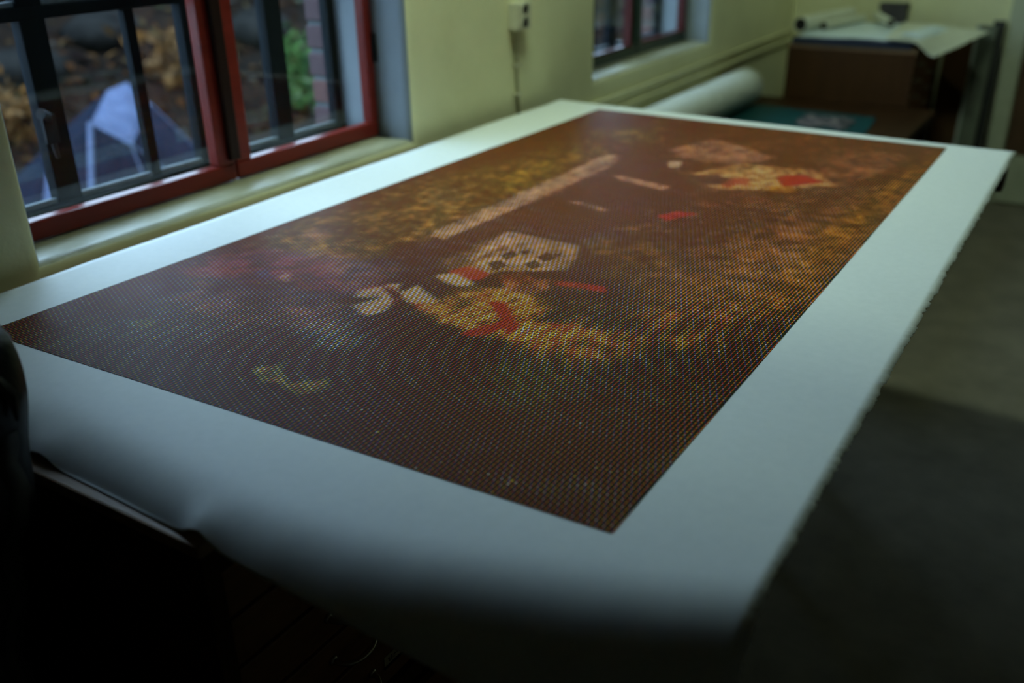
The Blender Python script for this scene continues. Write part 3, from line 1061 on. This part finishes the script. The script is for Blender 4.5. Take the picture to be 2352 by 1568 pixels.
M_MAT.b.inputs['Specular IOR Level'].default_value = 0.08
bm = bmesh.new()
_v = []
for z in (0.5985, 0.6015):
    _v.append([bm.verts.new(p + (z,)) for p in ((0.22, 3.85), (0.79, 3.82), (0.735, 4.42), (0.06, 4.47))])
bm.faces.new(_v[0][::-1])
bm.faces.new(_v[1])
for k in range(4):
    bm.faces.new((_v[0][k], _v[0][(k + 1) % 4], _v[1][(k + 1) % 4], _v[1][k]))
tag(bm_obj('cutting_mat', bm, M_MAT.m), 'teal green cutting mat lying on the low brown table', 'cutting mat')
# blotch of scraps lying on the mat
M_SCRAP = mat_noisy('crumpled_grey_rag', (0.015, 0.018, 0.022), (0.20, 0.15, 0.14), 26, 0.8, 0.4, lo=0.42, hi=0.62)
bm = bmesh.new()
bmesh.ops.create_grid(bm, x_segments=22, y_segments=16, size=0.5)
for v in bm.verts:
    x, y = v.co.x, v.co.y
    r = math.hypot(x * 2, y * 2)
    v.co = Vector((0.565 + 0.22 * x + 0.012 * math.sin(y * 14), 4.22 + 0.22 * y + 0.02 * math.sin(x * 11), 0.6045 + 0.014 * max(0, 1 - r) + 0.010 * abs(fnoise(x * 9, y * 9, 2)) * max(0, 1 - 0.7 * r)))
o = bm_obj('rag', bm, M_SCRAP, None, True)
md = o.modifiers.new('thickness', 'SOLIDIFY')
md.thickness = 0.0015
md.offset = 1
tag(o, 'small crumpled grey and pink rag on the teal cutting mat', 'rag')

rl = thing('paper_roll', 'thick white paper roll lying along the wall under the far window', 'paper roll', (0.12, 3.8, 0.6))
RR = 0.083
rc = [(0.112, 3.12, 0.6040 + RR), (0.118, 4.45, 0.6040 + RR)]
bm = bmesh.new()
n = 40
pts = []
for k in range(14):
    u = k / 13
    pts.append((rc[0][0] + (rc[1][0] - rc[0][0]) * u, rc[0][1] + (rc[1][1] - rc[0][1]) * u, rc[0][2]))
add_tube(bm, pts, [RR * (1 - 0.015 * max(0, math.sin(k * 0.9))) for k in range(14)], n, caps=False)
o = bm_obj('rolled_sheet', bm, M_ROLLPAPER, rl, True)
md = o.modifiers.new('thickness', 'SOLIDIFY')
md.thickness = 0.012
md.offset = -1
tube('cardboard_core', [(0.112, 3.125, 0.6040 + RR), (0.118, 4.447, 0.6040 + RR)], 0.045, M_LABEL, rl, 24)
bm = bmesh.new()
add_tube(bm, [(0.1145 + (RR + 0.0008) * math.cos(2 * math.pi * k / 32), 3.92, 0.6040 + RR + (RR + 0.0008) * math.sin(2 * math.pi * k / 32)) for k in range(33)], 0.0016, 5)
bm_obj('loose_edge', bm, M_ROLLPAPER, rl)

# ------------------------------------------------------------------ far plan chest and what lies on it
far_drawers = [(0.735 - 0.0745 * k, 0.8095 - 0.0745 * k) for k in range(10)]
build_chest('plan_chest', 'far brown plan chest stacked with papers beside the back wall', 0.205, 0.800, 4.76, 5.44, 0.850, far_drawers, (4.90, 5.18), [(0.811, 0.832), (0.0, 0.062)])
M_NAVY = mat_noisy('navy_cloth', (0.010, 0.014, 0.032), (0.016, 0.022, 0.048), 60, 0.6)
bm = bmesh.new()
add_box(bm, 0.225, 0.775, 4.745, 5.40, 0.8505, 0.880, 0.006)
tag(bm_obj('portfolio', bm, M_NAVY), 'navy blue portfolio lying flat on the far plan chest', 'portfolio')


def paper_sheet(name, corners, z, droop, mat, seed, nu=26, nv=26, curl=0.0):
    verts, faces = [], []
    for j in range(nv + 1):
        for i in range(nu + 1):
            u, v = i / nu, j / nv
            x, y = quad_map(*corners, u, v)
            zz = z + 0.006 * fnoise(x * 7, y * 7, seed) * 0.6 + 0.004 - droop(u, v)
            verts.append((x, y, zz))
    for j in range(nv):
        for i in range(nu):
            k = j * (nu + 1) + i
            faces.append((k, k + 1, k + nu + 2, k + nu + 1))
    o = pydata(name, verts, faces, mat, None, True)
    md = o.modifiers.new('thickness', 'SOLIDIFY')
    md.thickness = 0.001
    md.offset = 1
    return o


M_SHEET_A = mat_noisy('cool_white_sheet', (0.62, 0.70, 0.74), (0.70, 0.78, 0.82), 9, 0.7)
M_SHEET_B = mat_noisy('cream_sheet', (0.58, 0.58, 0.46), (0.66, 0.66, 0.54), 9, 0.7)
o = paper_sheet('drawing_sheet', ((0.255, 4.742), (0.795, 4.742), (0.20, 5.40), (0.70, 5.43)), 0.884, lambda u, v: 0.0, M_SHEET_A, 1)
tag(o, 'cool white drawing sheet lying on the navy portfolio', 'sheet of paper', 'sheets on the far chest')
o = paper_sheet('drawing_sheet', ((0.66, 4.70), (0.885, 4.735), (0.60, 5.42), (1.03, 5.30)), 0.893,
                lambda u, v: 0.050 * sstep(0.45, 1.0, u) * (1 - 0.75 * v) + 0.02 * sstep(0.6, 1, u) * (1 - v), M_SHEET_B, 2)
tag(o, 'cream drawing sheet hanging over the right edge of the far chest', 'sheet of paper', 'sheets on the far chest')
o = paper_sheet('drawing_sheet', ((0.70, 4.80), (0.80, 4.80), (0.77, 5.20), (0.86, 5.20)), 0.9045, lambda u, v: 0.018 * u * u - 0.012 * u * (1 - u), M_SHEET_A, 3, 12, 12)
tag(o, 'small folded slip of paper on the cream sheet', 'sheet of paper', 'sheets on the far chest')
for k, (a, b, r, lab) in enumerate((
        ((0.235, 4.83, 0.930), (0.33, 5.38, 0.930), 0.036, 'thick pale paper tube with a dark end on the far chest, by the window wall'),
        ((0.315, 4.96, 0.914), (0.40, 5.38, 0.914), 0.019, 'thin cream paper tube lying beside the thick tube on the far chest'),
        ((0.60, 5.10, 0.925), (0.46, 5.42, 0.925), 0.020, 'slim pale paper tube lying askew at the back of the far chest'))):
    t = thing('paper_tube', lab, 'paper tube', a, 'tubes on the far chest')
    tube('tube', [a, b], r, M_SHEET_B, t, 20)
    d_ = (Vector(b) - Vector(a)).normalized()
    tube('painted_dark_end', [Vector(a) - d_ * 0.0008, Vector(a) + d_ * 0.0005], r * 0.86, M_BLACK, t, 20)  # closed disc painted black like the shade inside an open tube
M_SHADOWBOX = mat_noisy('dark_purple_box', (0.03, 0.025, 0.03), (0.05, 0.04, 0.05), 20, 0.6)
bx = thing('small_box', 'small dark box behind the papers on the far chest', 'box', (0.54, 5.35, 0.89))
box('box_body', 0.465, 0.60, 5.443, 5.496, 0.70, 0.955, M_SHADOWBOX, bx, 0.004)
box('box_lid', 0.461, 0.604, 5.4415, 5.4985, 0.955, 0.985, M_SHADOWBOX, bx, 0.004)

# boards leaning against the back wall between chest and door
M_HARD = mat_wood('brown_hardboard', (0.055, 0.024, 0.007), (0.085, 0.038, 0.012), 'z', 0.6, 6, 0.12)
M_GREYB = mat_noisy('grey_green_board', (0.09, 0.10, 0.075), (0.13, 0.14, 0.10), 12, 0.6)
M_DARKB = mat_noisy('black_board', (0.010, 0.010, 0.009), (0.018, 0.018, 0.016), 12, 0.6)
M_PALEB = mat_noisy('pale_board', (0.30, 0.33, 0.30), (0.40, 0.42, 0.38), 12, 0.6)


def leaning(name, label, cat, x0, x1, h, y_foot, y_top, th, mat, edge=None):
    t = thing(name, label, cat, ((x0 + x1) / 2, y_foot, 0), 'boards leaning on the back wall')
    v = []
    for x in (x0, x1):
        v += [(x, y_foot, 0.001), (x, y_foot + th, 0.001), (x, y_top + th, h), (x, y_top, h)]
    f = [(0, 1, 2, 3), (7, 6, 5, 4), (0, 4, 5, 1), (1, 5, 6, 2), (2, 6, 7, 3), (3, 7, 4, 0)]
    pydata('panel', v, f, mat, t)
    if edge is not None:
        e = 0.012
        v = []
        for x in (x0 - 0.002, x0 + e):
            v += [(x, y_foot - 0.003, 0.004), (x, y_foot + th * 0.9, 0.004), (x, y_top + th * 0.9, h - 0.002), (x, y_top - 0.003, h - 0.002)]
        pydata('edge_strip', v, f, edge, t)
    return t


leaning('leaning_board', 'brown hardboard sheet leaning between the far chest and the grey board', 'board', 0.815, 0.995, 0.855, 5.30, 5.455, 0.012, M_HARD)
leaning('leaning_board', 'narrow grey green board with a pale edge leaning beside the hardboard', 'board', 0.955, 1.045, 0.90, 5.24, 5.40, 0.012, M_GREYB, M_PALEB)
leaning('leaning_board', 'black board leaning next to the pale door casing', 'board', 1.020, 1.078, 0.92, 5.33, 5.44, 0.014, M_DARKB)

# ------------------------------------------------------------------ outside: yard, slope, leaf litter, tent, shrubs, stones
M_SOIL = NT('wet_soil')
_a = M_SOIL.noise(1.6, 6, 0.65)
_b = M_SOIL.noise(9, 6, 0.7)
_c = M_SOIL.math('MULTIPLY_ADD', _b, 0.55, M_SOIL.math('MULTIPLY', _a, 0.5))
M_SOIL.link(M_SOIL.ramp(_c, [(0.36, (0.0025, 0.0025, 0.0025)), (0.5, (0.0075, 0.0058, 0.0051)), (0.60, (0.0135, 0.0084, 0.0058)), (0.75, (0.0168, 0.0168, 0.0168))]), M_SOIL.b.inputs['Base Color'])
M_SOIL.b.inputs['Roughness'].default_value = 0.9
M_SOIL.b.inputs['Specular IOR Level'].default_value = 0.0
M_SOIL.bump(_c, 0.6, 0.05)


def ground_z(x, y):
    s = max(0.0, -x - 3.9)
    z = -0.02 + 0.46 * s - 0.012 * s * s
    z += min(1, s) * (0.16 * fnoise(x * 0.9, y * 0.9, 1) + 0.08 * fnoise(x * 2.7, y * 2.3, 4))
    z += 0.015 * fnoise(x * 3.1, y * 3.3, 2)
    return z


gv, gf = [], []
GX, GY = 110, 150
for j in range(GY + 1):
    for i in range(GX + 1):
        x = -0.41 - 14.6 * (i / GX) ** 1.25
        y = -3 + 24 * j / GY
        gv.append((x, y, ground_z(x, y)))
for j in range(GY):
    for i in range(GX):
        k = j * (GX + 1) + i
        gf.append((k, k + GX + 1, k + GX + 2, k + 1))
g = pydata('yard_ground', gv, gf, M_SOIL.m, None, True)
struct(g, 'dark wet ground rising to a slope outside the windows')

# leaf litter: one uncountable mass
M_LEAF = NT('fallen_leaf')
_geo = M_LEAF.n('ShaderNodeNewGeometry')
M_LEAF.link(M_LEAF.ramp(_geo.outputs['Random Per Island'], [(0.0, (0.0051, 0.0033, 0.0033)), (0.35, (0.0152, 0.0075, 0.0051)), (0.6, (0.0378, 0.0152, 0.0058)), (0.8, (0.0420, 0.0235, 0.0117)), (0.93, (0.0219, 0.0219, 0.0100)), (1.0, (0.0378, 0.0336, 0.0303))]), M_LEAF.b.inputs['Base Color'])
M_LEAF.b.inputs['Roughness'].default_value = 0.6
M_LEAF.b.inputs['Specular IOR Level'].default_value = 0.0


def leaf_cloud(name, centres, mat, parent=None, size=(0.03, 0.08), flat=False, seed=1):
    """leaf blades, each a folded quad"""
    r = random.Random(seed)
    v, f = [], []
    for c in centres:
        s = r.uniform(*size)
        if flat:
            nrm = Vector((r.uniform(-0.6, 0.9), r.uniform(-0.6, 0.6), 1)).normalized()
        else:
            nrm = Vector((r.uniform(-1, 1), r.uniform(-1, 1), r.uniform(-0.4, 1))).normalized()
        a = nrm.orthogonal().normalized()
        a = (Matrix.Rotation(r.uniform(0, 6.28), 3, nrm) @ a)
        b = nrm.cross(a)
        k = len(v)
        c = Vector(c)
        v += [c - a * s, c - b * s * 0.45 + nrm * s * 0.2, c + a * s, c + b * s * 0.45 + nrm * s * 0.2]
        f += [(k, k + 1, k + 2), (k, k + 2, k + 3)]
    return pydata(name, v, f, mat, parent)


cs = []
r = random.Random(5)
while len(cs) < 15000:
    x = -1.2 - 12.5 * r.random() ** 0.8
    y = r.uniform(0.5, 16)
    dens = 0.5 + 0.5 * fnoise(x * 1.1, y * 1.1, 7)
    if r.random() > dens ** 1.6 + 0.05:
        continue
    if x > -3.7 and r.random() < 0.55:
        continue
    cs.append((x, y, ground_z(x, y) + r.uniform(0.0, 0.03)))
o = leaf_cloud('leaf_litter', cs, M_LEAF.m, None, (0.035, 0.085), True, 6)
o['kind'] = 'stuff'
o['label'] = 'brown and orange fallen leaves scattered over the slope outside'
o['category'] = 'leaves'


def shrub(name, label, cat, c, rad, h, n, cols, seed, size):
    z0 = ground_z(c[0], c[1])
    t = thing(name, label, cat, (c[0], c[1], z0), 'plants outside')
    r = random.Random(seed)
    m = NT(name + '_leaf')
    ge = m.n('ShaderNodeNewGeometry')
    m.link(m.ramp(ge.outputs['Random Per Island'], cols), m.b.inputs['Base Color'])
    m.b.inputs['Roughness'].default_value = 0.6
    m.b.inputs['Specular IOR Level'].default_value = 0.0
    tips = []
    for k in range(11):
        a = r.uniform(0, 6.28)
        q = r.uniform(0.3, 0.95) * rad
        tips.append((c[0] + math.cos(a) * q, c[1] + math.sin(a) * q, z0 + h * r.uniform(0.55, 1.0)))
    cs = []
    for _ in range(n):
        tp = r.choice(tips)
        u = r.uniform(0.25, 1.0)
        s = rad * 0.28
        cs.append((c[0] + (tp[0] - c[0]) * u + r.gauss(0, s), c[1] + (tp[1] - c[1]) * u + r.gauss(0, s), max(z0 + 0.02, z0 + (tp[2] - z0) * u + r.gauss(0, s))))
    leaf_cloud('foliage', cs, m.m, t, size, False, seed)
    bm = bmesh.new()
    for tp in tips:
        mid = Vector((c[0], c[1], z0)).lerp(Vector(tp), 0.5) + Vector((0, 0, 0.06))
        add_tube(bm, [(c[0], c[1], z0 - 0.02), mid, tp], [0.012, 0.008, 0.004], 5)
    bm_obj('stems', bm, M_WOOD_DARK, t)


GREEN = [(0.0, (0.0100, 0.0294, 0.0084)), (0.5, (0.0294, 0.0714, 0.0185)), (0.85, (0.0714, 0.1260, 0.0378)), (1.0, (0.1092, 0.1512, 0.0756))]
DKGREEN = [(0.0, (0.0033, 0.0084, 0.0033)), (0.6, (0.0100, 0.0235, 0.0084)), (1.0, (0.0252, 0.0420, 0.0168))]
BRACKEN = [(0.0, (0.0168, 0.0100, 0.0051)), (0.5, (0.0756, 0.0336, 0.0100)), (1.0, (0.1260, 0.0714, 0.0336))]
PALE = [(0.0, (0.0168, 0.0252, 0.0168)), (0.6, (0.0504, 0.0630, 0.0378)), (1.0, (0.1008, 0.1092, 0.0756))]
shrub('shrub', 'bright green shrub outside the right pane of the near window', 'shrub', (-3.9, 5.6), 0.24, 0.62, 420, GREEN, 21, (0.03, 0.07))
shrub('evergreen_bush', 'dark evergreen bush high on the slope, right of the window middle', 'bush', (-6.6, 7.5), 0.45, 0.8, 600, DKGREEN, 22, (0.04, 0.09))
shrub('evergreen_bush', 'small dark evergreen bush at the top of the left window half', 'bush', (-6.0, 6.0), 0.45, 0.7, 500, DKGREEN, 23, (0.04, 0.09))
shrub('pale_shrub', 'pale grey green shrub above the bright green one', 'shrub', (-5.2, 7.4), 0.55, 0.9, 500, PALE, 24, (0.03, 0.07))
shrub('bracken', 'orange bracken clump right of the tent', 'bracken', (-4.6, 4.95), 0.40, 0.34, 300, BRACKEN, 25, (0.03, 0.08))
shrub('bracken', 'orange bracken clump left of the tent, close to the latch', 'bracken', (-4.3, 3.35), 0.34, 0.30, 260, BRACKEN, 26, (0.03, 0.08))
shrub('bracken', 'tan bracken clump high on the slope behind the tent', 'bracken', (-5.8, 5.0), 0.50, 0.35, 300, BRACKEN, 27, (0.03, 0.08))

M_STONE = mat_noisy('dark_stone', (0.004, 0.004, 0.004), (0.014, 0.013, 0.012), 5, 0.9, 0.5, 6, bdist=0.03, spec=0.0)
for k, (x, y, s, lab) in enumerate((
        (-4.9, 3.9, 0.22, 'large dark stone on the slope directly above the tent'), (-5.3, 4.85, 0.22, 'dark flat stone right of the tent above the orange bracken'),
        (-4.6, 2.95, 0.18, 'mossy dark stone seen left of the window latch'), (-6.0, 4.25, 0.22, 'dark stone high on the slope above the tent'),
        (-5.0, 6.2, 0.24, 'dark stone near the bright green shrub'))):
    bm = bmesh.new()
    bmesh.ops.create_icosphere(bm, subdivisions=3, radius=1)
    for v in bm.verts:
        p = v.co
        q = 1 + 0.22 * fnoise(p.x * 1.6 + k, p.y * 1.6, k) + 0.1 * fnoise(p.z * 3, p.x * 3 + k, k + 3)
        v.co = Vector((p.x * s * 1.1 * q, p.y * s * 1.5 * q, p.z * s * 0.75 * q))
    o = bm_obj('stone', bm, M_STONE, None, True)
    o.location = (x, y, ground_z(x, y) + s * 0.15)
    tag(o, lab, 'stone', 'stones on the slope')

# the tent
M_FLY = mat_noisy('pale_blue_tent_fly', (0.040, 0.050, 0.088), (0.062, 0.074, 0.120), 8, 0.8, 0.25, bdist=0.02, spec=0.0)
M_TENT = mat_noisy('dark_blue_tent_panel', (0.005, 0.007, 0.012), (0.008, 0.011, 0.019), 8, 0.8, 0.25, bdist=0.02, spec=0.0)
M_SEAM = mat_noisy('light_blue_seam', (0.05, 0.062, 0.105), (0.07, 0.085, 0.14), 12, 0.8, spec=0.0)
tn = thing('tent', 'small grey blue tent in the yard outside the near window', 'tent', (-2.7, 2.95, 0.0))
A, B, P0, Q, R_ = (-3.0, 3.344, 0.640), (-2.95, 3.173, 0.625), (-2.60, 2.807, 0.555), (-2.36, 2.840, 0.470), (-2.9, 3.392, 0.523)
L0, BL, BF1, BF2, BR = (-2.7, 2.608, 0.41), (-2.6, 2.386, 0.0), (-2.33, 2.50, 0.0), (-2.12, 2.78, 0.0), (-2.58, 3.66, 0.0)
BB1, BB2 = (-3.5, 3.75, 0.0), (-3.45, 2.55, 0.0)


def tent_panel(name, tris, mat, sub=4, belly=0.02):
    bm = bmesh.new()
    for t3 in tris:
        bm.faces.new([bm.verts.new(p) for p in t3])
    bmesh.ops.remove_doubles(bm, verts=bm.verts, dist=1e-5)
    bmesh.ops.subdivide_edges(bm, edges=bm.edges, cuts=sub, use_grid_fill=True)
    for v in bm.verts:
        if not v.is_boundary:
            v.co += Vector((fnoise(v.co.y * 5, v.co.z * 5, 1), fnoise(v.co.x * 5, v.co.z * 5, 2), fnoise(v.co.x * 6, v.co.y * 6, 3))) * belly
    bmesh.ops.triangulate(bm, faces=bm.faces)
    o = bm_obj(name, bm, mat, tn, True)
    md = o.modifiers.new('thickness', 'SOLIDIFY')
    md.thickness = 0.003
    return o


tent_panel('fly', [(B, P0, Q), (B, Q, A), (A, Q, R_)], M_FLY)
tent_panel('front_panel', [(P0, BF1, BF2), (P0, BF2, Q)], M_TENT)
tent_panel('side_panel', [(Q, BF2, BR), (Q, BR, R_)], M_TENT)
tent_panel('side_panel', [(B, L0, P0), (P0, L0, BF1)], M_TENT)
tent_panel('skirt', [(L0, BL, BF1)], M_FLY)
tent_panel('back_panel', [(A, R_, BB1), (R_, BR, BB1), (A, BB1, BB2), (A, BB2, B), (B, BB2, L0), (L0, BB2, BL)], M_TENT)
for pts, w in (((P0, BF1), 0.017), ((P0, Q), 0.007), ((Q, BF2), 0.004), ((R_, BR), 0.005), ((Q, R_), 0.005), ((Q, (-2.38, 3.25, 0.08)), 0.007)):
    a_, b_ = Vector(pts[0]), Vector(pts[1])
    tube('seam', [a_, a_.lerp(b_, 0.5) + Vector((0.006, -0.004, 0.004)), b_], w, M_SEAM, tn, 8)
